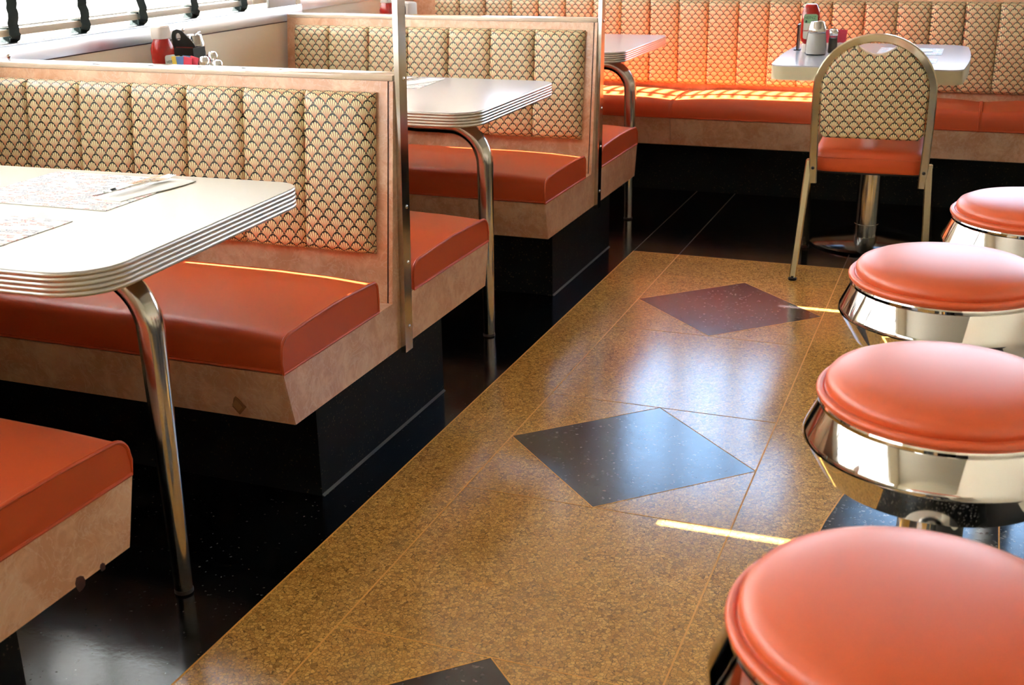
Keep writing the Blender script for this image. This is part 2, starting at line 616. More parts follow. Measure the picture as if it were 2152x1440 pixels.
# stainless band under the sill
tb = struct('trim_1', MB().box(XW, XW + .006, YF, YJ, .905, .957, .002), M_sill)
obj('ledge', MB().box(XW - .10, XW + .004, YF, YJ, .957, .963, .002), M_sill, tb)
for y in (1.9, 3.55, 2.72):
    obj('rivet', MB().ball((XW + .006, y, .93), .007, .4), M_chrome, tb)
obj('shadow_strip', MB().box(XW, XW + .002, YF, YJ, .9015, .905), M_edge, tb)  # solid dark strip, painted shadow line along the band's lower edge
tb2 = struct('trim_2', MB().box(XW2, XW2 + .006, YJ, YB, .905, .957, .002), M_sill)
obj('ledge', MB().box(XW2 - .10, XW2 + .004, YJ, YB, .957, .963, .002), M_sill, tb2)
def window(idx, x, y0, y1, z0=SILL, z1=HEAD, axis='x', mullions=()):
    f = .022
    mb = MB()
    if axis == 'x':
        mb.box(x - .13, x - .09, y0, y0 + f, z0, z1).box(x - .13, x - .09, y1 - f, y1, z0, z1)
        mb.box(x - .13, x - .09, y0, y1, z0 - .005, z0 + .02).box(x - .13, x - .09, y0, y1, z1 - .03, z1)
    else:
        mb.box(y0, y0 + f, x + .05, x + .09, z0, z1).box(y1 - f, y1, x + .05, x + .09, z0, z1)
        mb.box(y0, y1, x + .05, x + .09, z0 - .005, z0 + .02).box(y0, y1, x + .05, x + .09, z1 - .03, z1)
    for my in mullions:
        if axis == 'y': mb.box(my - .024, my + .024, x + .045, x + .095, z0, z1)
    fo = struct('window_%d' % idx, mb, M_trimw)
    if axis == 'x':
        p = MB().box(x - .112, x - .108, y0 + f, y1 - f, z0 + .02, z1 - .03)
    else:
        p = MB().box(y0 + f, y1 - f, x + .068, x + .072, z0 + .02, z1 - .03)
    obj('pane', p, M_glass, fo)
    return fo
wi = 1
for a, b in bays1:
    window(wi, XW, a, b); wi += 1
for a, b in bays2:
    window(wi, XW2, a, b); wi += 1

# back wall with its windows above the bench
bw = [(-2.52, -2.03, 1.0, 2.0), (-1.70, -.74, 1.0, 1.95), (-.42, 1.7, 1.0, 1.95)]
mb = MB()
xs = [-3.0]
mb.box(-3.0, XR, YB, YB + .14, 0, 1.0)
mb.box(-3.0, XR, YB, YB + .14, 2.1, ZC)
x = -3.0
for a, b, z0, z1 in bw:
    mb.box(x, a, YB, YB + .14, 1.0, 2.1)
    if z0 > 1.0: mb.box(a, b, YB, YB + .14, 1.0, z0)
    if z1 < 2.1: mb.box(a, b, YB, YB + .14, z1, 2.1)
    x = b
mb.box(x, XR, YB, YB + .14, 1.0, 2.1)
struct('wall_back', mb, M_paint)
for a, b, z0, z1 in bw:
    window(wi, YB, a, b, z0, z1, 'y', (-1.385, -1.075) if b == -.74 else (.3, 1.0)); wi += 1
struct('wall_front', MB().box(-3.0, XR, YF - .14, YF, 0, ZC), M_paint)
struct('wall_right', MB().box(XR, XR + .14, YF, YB, 0, ZC), M_paint)
struct('ground', MB().box(-60, -3.2, -40, 50, -.4, -.3).box(-3.2, 60, 6.3, 50, -.4, -.3).box(-3.2, 60, -40, -3.5, -.4, -.3).box(3.3, 60, -3.5, 6.3, -.4, -.3), M_road)

# ------------------------------------------------------------------ venetian blinds
PITCH, SW = .042, .050
def slat_mesh(y0, y1, tilt):
    prof = []
    n = 6
    top, bot = [], []
    for i in range(n + 1):
        t = i / n - .5
        h = .004 * (1 - (2 * t) ** 2)
        top.append((t * SW, h + .0008)); bot.append((t * SW, h - .0008))
    pr = top + bot[::-1]
    c, s = math.cos(tilt), math.sin(tilt)
    pr = [(a * c - b * s, a * s + b * c) for a, b in pr]
    mb = MB()
    mb.loft([[(a, y0, b) for a, b in pr], [(a, y1, b) for a, b in pr]])
    return mb.mesh('slat', M_slat)
def blind(x, lo, hi, tapes, label, tilt, zsplit=1.29):
    """lo / hi: (y0, y1) of the slats below and above zsplit"""
    t = thing('venetian_blind', label, 'window blind', (x, (lo[0] + lo[1]) / 2, .978), 0, 'white venetian blinds along the window wall')
    oy, oz = t.location.y, t.location.z
    m1 = slat_mesh(lo[0] - oy, lo[1] - oy, tilt)
    m2 = slat_mesh(hi[0] - oy, hi[1] - oy, tilt)
    obj('bottom_rail', MB().box(-.022, .022, lo[0] - oy, lo[1] - oy, .004, .024, .003), M_rail, t)
    obj('head_rail', MB().box(-.025, .025, lo[0] - oy, lo[1] - oy, HEAD - oz - .06, HEAD - oz - .02, .002), M_rail, t)
    z = 1.032
    while z < HEAD - .09:
        obj('slat', m1 if z < zsplit else m2, M_slat, t, loc=(0, 0, z - oz))
        z += PITCH
    for yt in tapes:
        path, prof = [], [(.0007, -.020), (.0007, .020), (-.0007, .020), (-.0007, -.020)]
        zz = HEAD - oz - .06
        ph = random.random() * 6
        steps = int(zz / .014)
        for i in range(steps + 1):
            z_ = zz - (zz - .012) * i / steps
            path.append((.031 + .003 * math.sin(z_ * 2 * PI / .042 + ph) + .002 * math.sin(z_ * 40 + ph), yt - oy + .003 * math.sin(z_ * 25 + ph), z_))
        path += [(.034, yt - oy, .004), (.028, yt - oy, -.004), (.010, yt - oy - .002, -.0065), (-.02, yt - oy - .004, -.0055)]
        mb = MB()
        mb.sweep(path, [(a, b) for a, b in prof], up=(1, 0, .02))
        obj('ladder_tape', mb, M_tape, t)
        # clip of the tape on top of the bottom rail
        obj('tape_clip', MB().box(-.014, .024, yt - oy - .02, yt - oy - .004, .0245, .028, .001), M_tape, t)
    return t
CL = math.radians(66)
XS = XW + .0
gA, gB = [-1.025, .625, 2.275, 3.925], [-.915, .735, 2.385, 4.035]
hw, hb = .0062, .004
blabels = ['closed white venetian blind in the window nearest the camera',
           'closed white venetian blind beside the frontmost booth seat',
           'closed white venetian blind with dark tapes above the ketchup on the middle table',
           'short white venetian blind with dark tapes just before the second partition',
           'closed white venetian blind over the back bench bay',
           'open slatted venetian blind by the back corner letting sun onto the bench']
XBL = XW - .035
blind(XBL, (-2.6, gB[0] - hb), (-2.6, gA[0] - hw), [-2.3, -1.7, -1.1], blabels[0], CL)
blind(XBL, (gB[0] + hb, gB[1] - hb), (gA[0] + hw, gA[1] - hw), [-.53, -.23, .07, .37], blabels[1], CL)
blind(XBL, (gB[1] + hb, gB[2] - hb), (gA[1] + hw, gA[2] - hw), [.968, 1.268, 1.568, 1.868, 2.168], blabels[1].replace('frontmost booth seat', 'near table with the placemats'), CL)
blind(XBL, (gB[2] + hb, gB[3] - hb), (gA[2] + hw, gA[3] - hw), [2.468, 2.768, 3.068, 3.354, 3.651, 3.957], blabels[2], CL)
blind(XBL, (gB[3] + hb, 4.325), (gA[3] + hw, 4.325), [4.262], blabels[3], CL)
blind(XW2 - .035, (4.47, 5.50), (4.47, 5.50), [4.62, 4.95, 5.3], blabels[4], CL)
blind(XW2 - .035, (5.515, 5.812), (5.515, 5.812), [5.60], blabels[5], math.radians(-14))

# ------------------------------------------------------------------ booths
X0, X1 = -2.606, -1.3095          # wall end, aisle end of a booth
OX = -1.958
Y0 = 2.5726                        # partition centre of the first booth unit
PERB = 1.65
ZB, ZT, ZP = .2494, .3776, .9333

def channel_mesh(w, h, depth, left_open=False, right_open=False, u0=0, nx=12, nz=16, lean=0.0, seam=.38):
    """upholstered channel: local x 0..w, z 0..h, front towards -y, back plane y = 0"""
    def fx(t):
        e = (1 - abs(2 * t - 1) ** 5) ** .5
        a = seam if (t < .5 and not left_open) or (t > .5 and not right_open) else 0
        return a + (1 - a) * e
    def fz(t):
        d = min(t, 1 - t) * h
        r = .022
        return 1 if d >= r else math.sqrt(max(0, 1 - (1 - d / r) ** 2))
    us = [0, .012, .04, .09, .17, .28, .42, .58, .72, .83, .91, .96, .988, 1]
    vs = [0, .004, .014, .03, .055, .1, .2, .35, .5, .65, .8, .9, .945, .97, .986, .996, 1]
    rings = []
    for v in vs:
        row = [(u * w, lean * v * h - depth * fx(u) * fz(v), v * h) for u in us]
        row += [(w, lean * v * h + .001, v * h), (0, lean * v * h + .001, v * h)]
        rings.append(row)
    mb = MB()
    mb.loft(rings)
    return mb.mesh('channel', M_fab, uv=lambda c: (u0 + c.x + .8 * c.y, c.z + 1.0 * (c.y - lean * c.z + depth) * (max(0, 1 - (h - c.z) / .03) - max(0, 1 - c.z / .03))))

def backrest(parent, xs, zlo, zhi, yb, lean, depth, name='backrest', flip=False, cache={}):
    """row of channels on a thin upholstered board; yb: y of the frame face at zlo"""
    x0, x1 = xs[0], xs[-1]
    h = zhi - zlo
    s = -1 if flip else 1
    mb = MB()
    mb.loft([[(x0 + .004, 0, .004), (x1 - .004, 0, .004), (x1 - .004, -.006, .004), (x0 + .004, -.006, .004)],
             [(x0 + .004, lean * h, h - .004), (x1 - .004, lean * h, h - .004), (x1 - .004, lean * h - .006, h - .004), (x0 + .004, lean * h - .006, h - .004)]])
    b = obj(name, mb, M_fab, parent, uv=lambda c: (c.x, c.z))
    b.location = (0, yb, zlo)
    if flip:
        b.rotation_euler = (0, 0, PI)
    n = len(xs) - 1
    for i in range(n):
        me = channel_mesh(xs[i + 1] - xs[i], h, depth, i == 0, i == n - 1, xs[i], lean=lean)
        o = obj('channel', me, M_fab, b)
        o.location = (xs[i], -.004, 0)
    return b

def cushion(parent, prof, x0, x1, drop=.012, wr=.0042, name='seat_cushion', welt_left=False, corner=.012):
    """prof: closed (y, z) outline, first point bottom front; extruded along x with soft ends"""
    zb = min(p[1] for p in prof)
    ymid = sum(p[0] for p in prof) / len(prof)
    def sect(x, k, s):
        return [(x, ymid + (p[0] - ymid) * s, zb + (p[1] - zb) * k) for p in prof]
    L = x1 - x0
    rings = []
    for t, in [(0,), (.02,), (.06,), (.12,), (.25,), (.5,)]:
        k = 1 - drop / .09 * (1 - math.sin(min(1, t / .25) * PI / 2))
        rings.append(sect(x0 + min(t, L / 2), k, 1))
    for t, in [(.5,), (.25,), (.12,), (.06,), (.02,), (0,)]:
        k = 1 - drop / .09 * (1 - math.sin(min(1, t / .25) * PI / 2))
        rings.append(sect(x1 - min(t, L / 2), k, 1))
    mb = MB()
    mb.loft(rings)
    o = obj(name, mb, M_vinyl, parent)
    kend = 1 - drop / .09
    ends = [(x1, kend)] + ([(x0, kend)] if welt_left else [])
    for xe, k in ends:
        s_ = 1 if xe == x1 else -1
        path = [(xe - s_ * .001, p[0], zb + (p[1] - zb) * k + (.001 if p[1] > zb + .02 else 0)) for p in prof]
        obj('welt', MB().tube(path, wr, 8, closed=True, up=(1, 0, 0)), M_vinyl, o)
    yf = prof[0][0]
    obj('welt', MB().tube([(x0, yf - .001, zb + .004), (x1, yf - .001, zb + .004)], wr * .9, 8), M_vinyl, o)
    return o

def cush_prof(yf, yr, z0, z1, rf=.040, rb=.040, crown=.008, n=7):
    s = 1 if yr > yf else -1
    p = [(yf, z0), (yf - s * .003, z0 + .03)]
    p += [(yf + s * (rf - rf * math.cos(a)), z1 - rf + rf * math.sin(a)) for a in [PI / 2 * i / n for i in range(n + 1)]]
    for t in (.25, .5, .75):
        p.append((yf + s * (rf + (abs(yr - yf) - rf - rb) * t), z1 + crown * math.sin(PI * t)))
    p += [(yr - s * (rb - rb * math.sin(a)), z1 - rb + rb * math.cos(a)) for a in [PI / 2 * i / n for i in range(n + 1)]]
    p += [(yr + s * .002, z0 + .03), (yr, z0)]
    return p

SEAMS = [-2.565, -2.406, -2.230, -2.061, -1.890, -1.719, -1.543, -1.352]
def booth(y, label):
    t = thing('booth_bench', label, 'booth seat', (OX, y, 0), 0, 'back to back booth benches along the window')
    a, b = X0 - OX, X1 - OX
    # core of the seat base and partition
    core = [(-.572, ZT - .004), (-.540, ZB + .004), (.540, ZB + .004), (.572, ZT - .004)]
    obj('base_core', MB().prism(core, 'x', a, b - .0125), M_edge, t)
    # laminate faces of the base
    for s in (-1, 1):
        obj('front_panel', MB().prism([(s * .577, ZT), (s * .544, ZB), (s * .538, ZB), (s * .571, ZT)], 'x', a, b - .0018), M_lam, t)
        obj('seat_deck', MB().box(a, b - .002, min(s * .572, s * .022), max(s * .572, s * .022), ZT - .006, ZT), M_lam, t)
    # partition
    pf = [(-.060, ZT), (.003, ZP - .014), (.047, ZP - .014), (.020, ZT)]
    obj('partition_panel', MB().prism(pf, 'x', a, b - .0145), M_lam, t)
    obj('cap_strip', MB().box(a, b - .001, .002, .073, ZP - .0135, ZP, .0015), M_cap, t)
    # end panel: inverted T with dark edge behind it
    T = [(-.575, ZT - .0005), (-.543, ZB), (.543, ZB), (.575, ZT - .0005), (.020, ZT), (.047, ZP - .0145), (.003, ZP - .0145), (-.060, ZT)]
    obj('end_panel', MB().prism(T, 'x', b - .0105, b), M_lam, t)
    T2 = [(-.5735, ZT - .002), (-.5415, ZB + .002), (.5415, ZB + .002), (.5735, ZT - .002), (.019, ZT), (.0455, ZP - .015), (.0045, ZP - .015), (-.0585, ZT)]
    obj('edge_band', MB().prism(T2, 'x', b - .0142, b - .0106), M_edge, t)
    # plinth on the floor
    obj('plinth', MB().box(a, -1.345 - OX, -.4006, .30, 0, ZB + .003), M_plinth, t)
    obj('grout_line', MB().prism([(-1.345 - OX, 0), (-1.339 - OX, 0), (-1.345 - OX, .005)], 'y', -.4006, .30), M_grout, t)
    # upholstery, both sides
    ln = .0615 / .55
    backrest(t, [x - OX for x in SEAMS], .502, .893, -.060 + ln * (.502 - ZT), ln, .030)
    backrest(t, [-(x - OX) for x in SEAMS[::-1]], .502, .893, .0265, -.05, .030, flip=True)
    cushion(t, cush_prof(-.574, -.134, ZT + .001, .470, .040, .022), a, b - .0005)
    cushion(t, cush_prof(.574, .066, ZT + .001, .462), a, b - .0005)
    return t
b1 = booth(Y0, 'nearest complete booth bench with patterned backrest, behind the table with placemats')
ptc = obj('patch', MB().box(-.017, .017, -.0012, .0012, -.017, .017), M_brick, b1)
ptc.location = (-1.448 - OX, -.5535, .281)
ptc.rotation_euler = (0.25, PI / 4, 0)
dot = obj('patch', MB().box(-.011, .011, -.0018, .0018, -.011, .011), mat('patch_centre', hexc(176, 128, 84), .5), b1)
dot.location = (-1.448 - OX, -.5540, .281)
dot.rotation_euler = (0.25, PI / 4, 0)
b2 = dup(b1, (OX, Y0 + PERB, 0), 'farther booth bench with patterned backrest, behind the white middle table')
for ch in list(b2.children):
    if ch.name.startswith('patch'): bpy.data.objects.remove(ch)
b0 = dup(b2, (OX, Y0 - PERB, 0), 'booth bench at the lower left edge, only its orange seat end showing')
for yc, zc, r in ((1.337, .2505, .013), (1.393, .2495, .007)):
    n = 9
    poly = [(r * math.cos(2 * PI * i / n) * (.8 + .3 * random.random()), r * math.sin(2 * PI * i / n) * (.9 + .5 * random.random())) for i in range(n)]
    o = obj('chip', MB().prism(poly, 'x', 0, .0012), M_edge, b0)
    o.location = (X1 - OX, yc - b0.location.y, zc)
    o['label'] = 'dark chip in the laminate edge'

def post(y, label):
    t = thing('chrome_post', label, 'post', (X1 + .0072, y, .2365), 0, 'chrome posts on the booth ends')
    H_ = ZC - .2365
    ln_ = .05 * H_
    obj('bar', MB().loft([[(-.0068, -.0205, 0), (.0068, -.0205, 0), (.0068, .0205, 0), (-.0068, .0205, 0)],
                          [(-.0068, -.0205 + ln_, H_), (.0068, -.0205 + ln_, H_), (.0068, .0205 + ln_, H_), (-.0068, .0205 + ln_, H_)]]), M_post, t)
    for z in (.922, .610, .468, .30):
        obj('screw', MB().ball((.0068, .004 + .05 * (z - .2365), z - .2365), .0055, .6), M_chrome, t)
    return t
PY = Y0 - .0055
p1 = post(PY, 'chrome post on the end of the nearer booth partition')
dup(p1, (X1 + .0072, PY + PERB, .2365), 'chrome post on the end of the farther booth partition')

# ------------------------------------------------------------------ back bench
YBF = 5.4746
tb = thing('banquette', 'long orange wall bench with tall channelled patterned backrest at the back', 'bench', (-.9, YBF, 0))
ox, oy = -.9, YBF
bl, br = XW2 + .015 - ox, 1.9 - ox
sx = -1.338 - ox
for a, b in ((bl, sx - .001), (sx + .001, br)):
    obj('front_panel', MB().prism([(0, ZT), (.030, ZB), (.042, ZB), (.012, ZT)], 'x', a, b), M_lam, tb)
obj('base_core', MB().prism([(.012, ZT), (.042, ZB + .001), (.47, ZB + .001), (.47, ZT)], 'x', bl, br), M_edge, tb)
obj('plinth', MB().box(bl, br, .17, .47, 0, ZB), M_plinth, tb)
fy = 5.875 - oy
for a, b in ((bl, sx + .082), (sx + .083, br)):
    obj('frame_panel', MB().box(a, b, fy, fy + .085, ZT, .955), M_lam, tb)
obj('cap_strip', MB().box(bl, br, fy - .004, fy + .09, .955, .968, .002), M_lam, tb)
cp = lambda: cush_prof(.003, .385, ZT + .001, .472, .050, .040, .006)
cushion(tb, cp(), bl, sx - .002, drop=.014, welt_left=True, wr=.004)
cushion(tb, cp(), sx + .002, .92, drop=.014, welt_left=True, wr=.004)
cushion(tb, cp(), .924, br, drop=.014, welt_left=True, wr=.004)
pt = .1456
start = -.674 - 14 * pt
xs_ = [-.672 + pt * i for i in range(-14, 14)]
xs_ = [x for x in xs_ if x > -2.72]
backrest(tb, [x - ox for x in xs_], .487, .893, fy, 0.0, .034)

# ------------------------------------------------------------------ tables
def rib_edge(poly, ztop, th, ribs=5, proud=.0024):
    ns = outnormals(poly)
    prof = [(-.004, ztop)]
    for i in range(ribs):
        for t in (0.06, .2, .38, .5, .62, .8, .94):
            prof.append((.0005 + proud * math.sin(PI * t) ** .6, ztop - th * (i + t) / ribs))
    prof.append((-.004, ztop - th))
    rings = [[(p[0] + n[0] * a, p[1] + n[1] * a, z) for a, z in prof] for p, n in zip(poly, ns)]
    mb = MB()
    mb.loft(rings, loop=True)
    return mb
ZTAB = .765
def ribbed_table(y0, y1, xr_, rz, label, m_top, leg_y, radii):
    cx, cy = xr_ - .65, (y0 + y1) / 2
    t = thing('booth_table', label, 'table', (cx, cy, 0), rz, 'ribbed edge booth tables')
    hw_ = (y1 - y0) / 2
    poly = rrect(XW + .012 - cx, .65, -hw_, hw_, radii, 9)
    obj('tabletop', MB().prism(poly, 'z', ZTAB - .040, ZTAB), m_top, t)
    obj('metal_edge', rib_edge(poly, ZTAB - .0005, .042), M_alu, t)
    # bent leg
    rot = Matrix.Rotation(-rz, 3, 'Z')
    f = rot @ Vector((-1.402 - cx, leg_y - cy, 0))
    lx, ly = f.x, f.y
    R = .115
    path = [(lx, ly, 0), (lx, ly, .15), (lx, ly, .35), (lx, ly, .565)]
    for i in range(1, 13):
        a = PI / 2 * i / 12
        path.append((lx - R + R * math.cos(a), ly, .565 + R * math.sin(a)))
    path += [(lx - R - .1, ly, .565 + R), (lx - R - .35, ly, .565 + R + .012)]
    obj('leg', MB().taper(path, lambda f_, p_: .0180 + .0085 * min(1, p_.z / .56), 22), M_tube, t)
    obj('foot_cap', MB().lathe([(.0192, 0), (.0192, .006), (.0185, .008)], lx, ly, 20), M_rubber, t)
    obj('mounting_plate', MB().box(lx - R - .42, lx - R - .22, ly - .06, ly + .06, ZTAB - .050, ZTAB - .040), M_tube, t)
    obj('wall_bracket', MB().box(XW + .014 - cx, XW + .05 - cx, -.2, .2, ZTAB - .085, ZTAB - .041), M_tube, t)
    return t
ribbed_table(1.388, 2.098, -1.285, math.radians(2.6), 'nearest booth table with cream top, ribbed metal edge and two placemats', M_top, 1.708, (.10, .06, .02, .02))
ribbed_table(3.072, 3.790, -1.318, 0, 'middle booth table with white top and ribbed metal edge in the second booth', M_top2, 3.358, (.09, .06, .02, .02))
ribbed_table(4.66, 5.42, -1.345, 0, 'far booth table by the back bench with ribbed edge, left of the loose chair', M_top2, 5.008, (.09, .05, .02, .02))

t = thing('pedestal_table', 'small cream edged table on a chrome pedestal behind the chair', 'table', (-.365, 4.90, 0))
poly = rrect(-.347, .314, -.50, .345, (.05, .09, .09, .05), 8, bow=.014)
obj('tabletop', MB().prism(poly, 'z', ZTAB - .004, ZTAB), M_top2, t)
ns = outnormals(poly)
prof = [(-.006, ZTAB - .0045), (0, ZTAB - .005), (0, ZTAB - .046), (-.002, ZTAB - .05), (-.02, ZTAB - .05)]
mbx = MB()
mbx.prism([(p[0] + n[0] * .0, p[1] + n[1] * .0) for p, n in zip(poly, ns)], 'z', ZTAB - .052, ZTAB - .0045)
obj('cream_edge', mbx, M_creamedge, t)
obj('column', MB().lathe([(.048, .03), (.048, .085), (.0465, .086), (.0465, ZTAB - .06)], 0, 0, 32), M_tube, t)
obj('top_plate', MB().lathe([(.14, ZTAB - .062), (.14, ZTAB - .0525)], 0, 0, 24), M_dark, t)
obj('base', MB().lathe([(.225, 0), (.228, .008), (.215, .016), (.10, .028), (.06, .034)], 0, .02, 48), mat('black_enamel', hexc(10, 9, 9), .12), t)

# ------------------------------------------------------------------ loose chair
t = thing('banquet_chair', 'metal framed chair with rounded patterned back and orange seat', 'chair', (-.335, 4.34, 0), math.radians(2))
def sec(a, b, r=.004):
    return [(a - r, b), (a, b - r), (a, -b + r), (a - r, -b), (-a + r, -b), (-a, -b + r), (-a, b - r), (-a + r, b)]
yb = lambda z: -.0 - max(0, z - .44) * .10
hwid = .190
path = [(-hwid + .002, yb(.36), .36), (-hwid, yb(.44), .44), (-hwid - .003, yb(.56), .56), (-hwid - .004, yb(.66), .66)]
R = hwid + .004
for i in range(1, 24):
    a = PI - PI * i / 24
    z = .69 + (R * .97) * math.sin(a)
    path.append((R * math.cos(a), yb(z), z))
path += [(hwid + .004, yb(.66), .66), (hwid + .003, yb(.56), .56), (hwid, yb(.44), .44), (hwid - .002, yb(.36), .36)]
obj('back_frame', MB().sweep(path, sec(.0115, .0145), up=(0, 1, 0)), M_champ, t)
# back panel: arch cut by a concave handle opening
def panel(inset, y_off, n=20):
    pts = []
    r = R - inset
    out = [(-hwid + inset, .527), (hwid - inset, .527)]
    A = []
    for i in range(n + 1):
        a = math.radians(0 + 68 * i / n)
        A.append((r * math.cos(a), .69 + r * .97 * math.sin(a)))
    right = A
    left = [(-x, z) for x, z in A][::-1]
    xe, ze = A[-1]
    dip = []
    for i in range(1, 16):
        tt = i / 16
        x = xe + (-2 * xe) * tt
        dip.append((x, ze - .004 - .030 * math.sin(PI * tt)))
    return out[:0] + [(hwid - inset - .002, .545)] + right + dip + left + [(-hwid + inset + .002, .545), (-hwid + inset + .018, .527), (hwid - inset - .018, .527)]
po = panel(.0125, 0)
po = po[:]
rings = []
cxp, czp = 0, .70
for d, s in ((.016, 1.0), (.006, 1.0), (-.004, .995), (-.010, .975), (-.013, .93)):
    rings.append([(p[0] * s, d + yb(czp + (p[1] - czp) * s), czp + (p[1] - czp) * s) for p in po])
bp = obj('back_panel', MB().loft(rings), M_fab, t, uv=lambda c: (c.x + .008, c.z), angle=50)
dipath = [(p[0], yb(p[1]) - .002, p[1] + .001) for p in po if abs(p[0]) < .085 and p[1] > .8]
dipath = sorted(dipath, key=lambda p: p[0])
obj('piping', MB().tube(dipath, .0045, 8), mat('pale_piping', hexc(238, 214, 190), .4), bp)
sp = rrect(-.196, .196, .012, .43, (.05, .06, .06, .05), 6)
rings = []
for z, s in ((.400, .97), (.406, .995), (.430, 1.0), (.450, 1.0), (.465, .985), (.474, .94), (.479, .8), (.481, .5)):
    rings.append([(p[0] * s, .22 + (p[1] - .22) * s, z) for p in sp])
st = obj('seat', MB().loft(rings), M_vinyl, t, angle=60)
obj('seam', MB().tube([(p[0] * 1.001, .22 + (p[1] - .22) * 1.001, .452) for p in sp], .0022, 6, closed=True), M_vinyl, st)
obj('seat_pan', MB().prism([(p[0] * .93, .22 + (p[1] - .22) * .93) for p in sp], 'z', .392, .4), M_dark, t)
def leg(sx_, x_top, y_top, x_bot, y_bot, ztop, name='leg'):
    o = obj(name, MB().sweep([(x_top, y_top, ztop), (x_top + (x_bot - x_top) * .15, y_top + (y_bot - y_top) * .12, ztop * .87), (x_bot, y_bot, .012)], sec(.0115, .0125), up=(0, 1, 0)), M_champ, t)
    obj('glide', MB().lathe([(.014, 0), (.0155, .003), (.0155, .009), (.012, .012), (.0125, .018)], x_bot, y_bot, 14), M_rubber, o)
    return o
leg(-1, -.204, .005, -.232, -.045, .44)
leg(1, .204, .005, .226, -.045, .44)
fl = leg(-1, -.206, .04, -.236, .43, .43)
fr = leg(1, .206, .04, .236, .43, .43)
for s in (-1, 1):
    obj('screw', MB().ball((s * .190, -.012, .415), .006, 1, .6, 1), M_rubber, t)

# ------------------------------------------------------------------ counter stools
def stool(x, y, label):
    t = thing('counter_stool', label, 'stool', (x, y, 0), 0, 'row of round counter stools')
    z = .62
    prof = [(.02, z - .01), (.1785, z - .006), (.1795, z + .004), (.1700, z + .0085), (.1712, z + .0140), (.1708, z + .020), (.1655, z + .0275), (.15, z + .0345), (.125, z + .040), (.095, z + .0435), (.06, z + .046), (.025, z + .047), (.006, z + .0473)]
    s = obj('seat_cushion', MB().lathe(prof, 0, 0, 72), M_vinyl2, t, angle=60)
    ring = [(.1775 * math.cos(2 * PI * i / 72), .1775 * math.sin(2 * PI * i / 72), z + .0035) for i in range(72)]
    obj('welt', MB().tube(ring, .0066, 12, closed=True, up=(0, 0, 1)), M_vinyl2, s)
    drum = [(.03, z - .012), (.174, z - .005), (.1790, z - .005), (.1800, z - .008), (.1795, z - .013), (.1765, z - .0155), (.1965, z - .058), (.1985, z - .063), (.1985, z - .067), (.1955, z - .071), (.168, z - .119), (.165, z - .122), (.05, z - .122)]
    obj('chrome_drum', MB().lathe(drum, 0, 0, 96), M_chrome, t, angle=22)
    obj('column', MB().lathe([(.046, .012), (.046, z - .122)], 0, 0, 40), M_chrome, t)
    obj('floor_flange', MB().lathe([(.12, 0), (.12, .006), (.09, .012), (.05, .016)], 0, 0, 40), M_chrome, t)
    return t
s1 = stool(.0, 1.066, 'nearest counter stool, coral seat cut by the bottom right corner')
dup(s1, (.006, 1.702, 0), 'second counter stool from the camera, coral seat on a fully shown chrome drum')
dup(s1, (-.014, 2.318, 0), 'third counter stool from the camera, between the second and the farthest stool')
dup(s1, (.153, 2.908, 0), 'farthest counter stool at the right edge, beside the chair')

# counter along the right, mostly outside the frame
edge_c = [(.206 + max(0, y - 2.40) * .37, y) for y in [1.2 + .05 * i - 4.0 for i in range(0, 115)]]
edge_c = [(x, y) for x, y in edge_c if y < 3.0]
t = thing('lunch_counter', 'cream and black lunch counter at the right edge behind the stools', 'counter', (.3, 1.5, 0))
pc = [(x - .3, y - 1.5) for x, y in edge_c]
pl = pc + [(pc[-1][0] + .5, pc[-1][1]), (pc[0][0] + .5, pc[0][1])]
obj('counter_front', MB().prism(pl, 'z', .34, .80), M_cfront, t)
obj('lower_panel', MB().prism(pl, 'z', .10, .3395), M_counter, t)
obj('kick_plate', MB().prism([(x + (.0 if i < len(pc) else -.002), y) for i, (x, y) in enumerate(pl)], 'z', 0, .0995), mat('black_kick_plate', hexc(14, 14, 14), .2), t)
obj('counter_top', MB().prism([(x + .12, y) for x, y in pc] + [(pl[-2][0] + .05, pl[-2][1]), (pl[-1][0] + .05, pl[-1][1])], 'z', .8005, .84), M_top2, t)

# ------------------------------------------------------------------ things on the tables
def mat_paper(x0, x1, y0, y1, rz, label, seed, z=ZTAB):
    cx, cy = (x0 + x1) / 2, (y0 + y1) / 2
    o = obj('placemat', MB().box(x0 - cx, x1 - cx, y0 - cy, y1 - cy, .0003, .0012), print_paper('printed_placemat_%d' % int(seed), seed), uv=lambda c: (c.x / .36, c.y / .36))
    o.location = (cx, cy, z)
    o.rotation_euler = (0, 0, rz)
    return tag(o, label, 'placemat', 'printed paper placemats')
m1 = mat_paper(-1.90, -1.545, 1.785, 2.078, math.radians(1.5), 'printed paper placemat under the napkin on the nearest table', 3)
m2 = mat_paper(-1.90, -1.546, 1.44, 1.703, math.radians(0), 'printed paper placemat at the left edge without a napkin', 8)
mat_paper(-1.95, -1.70, 3.50, 3.76, math.radians(4), 'paper placemat with cutlery on the middle table', 14)
mat_paper(-.38, -.143, 4.85, 5.08, 0, 'paper placemat under dark cutlery on the pedestal table, right of the chair top', 20)
mat_paper(-.42, -.150, 4.58, 4.72, 0, 'paper placemat on the near side of the pedestal table', 27)

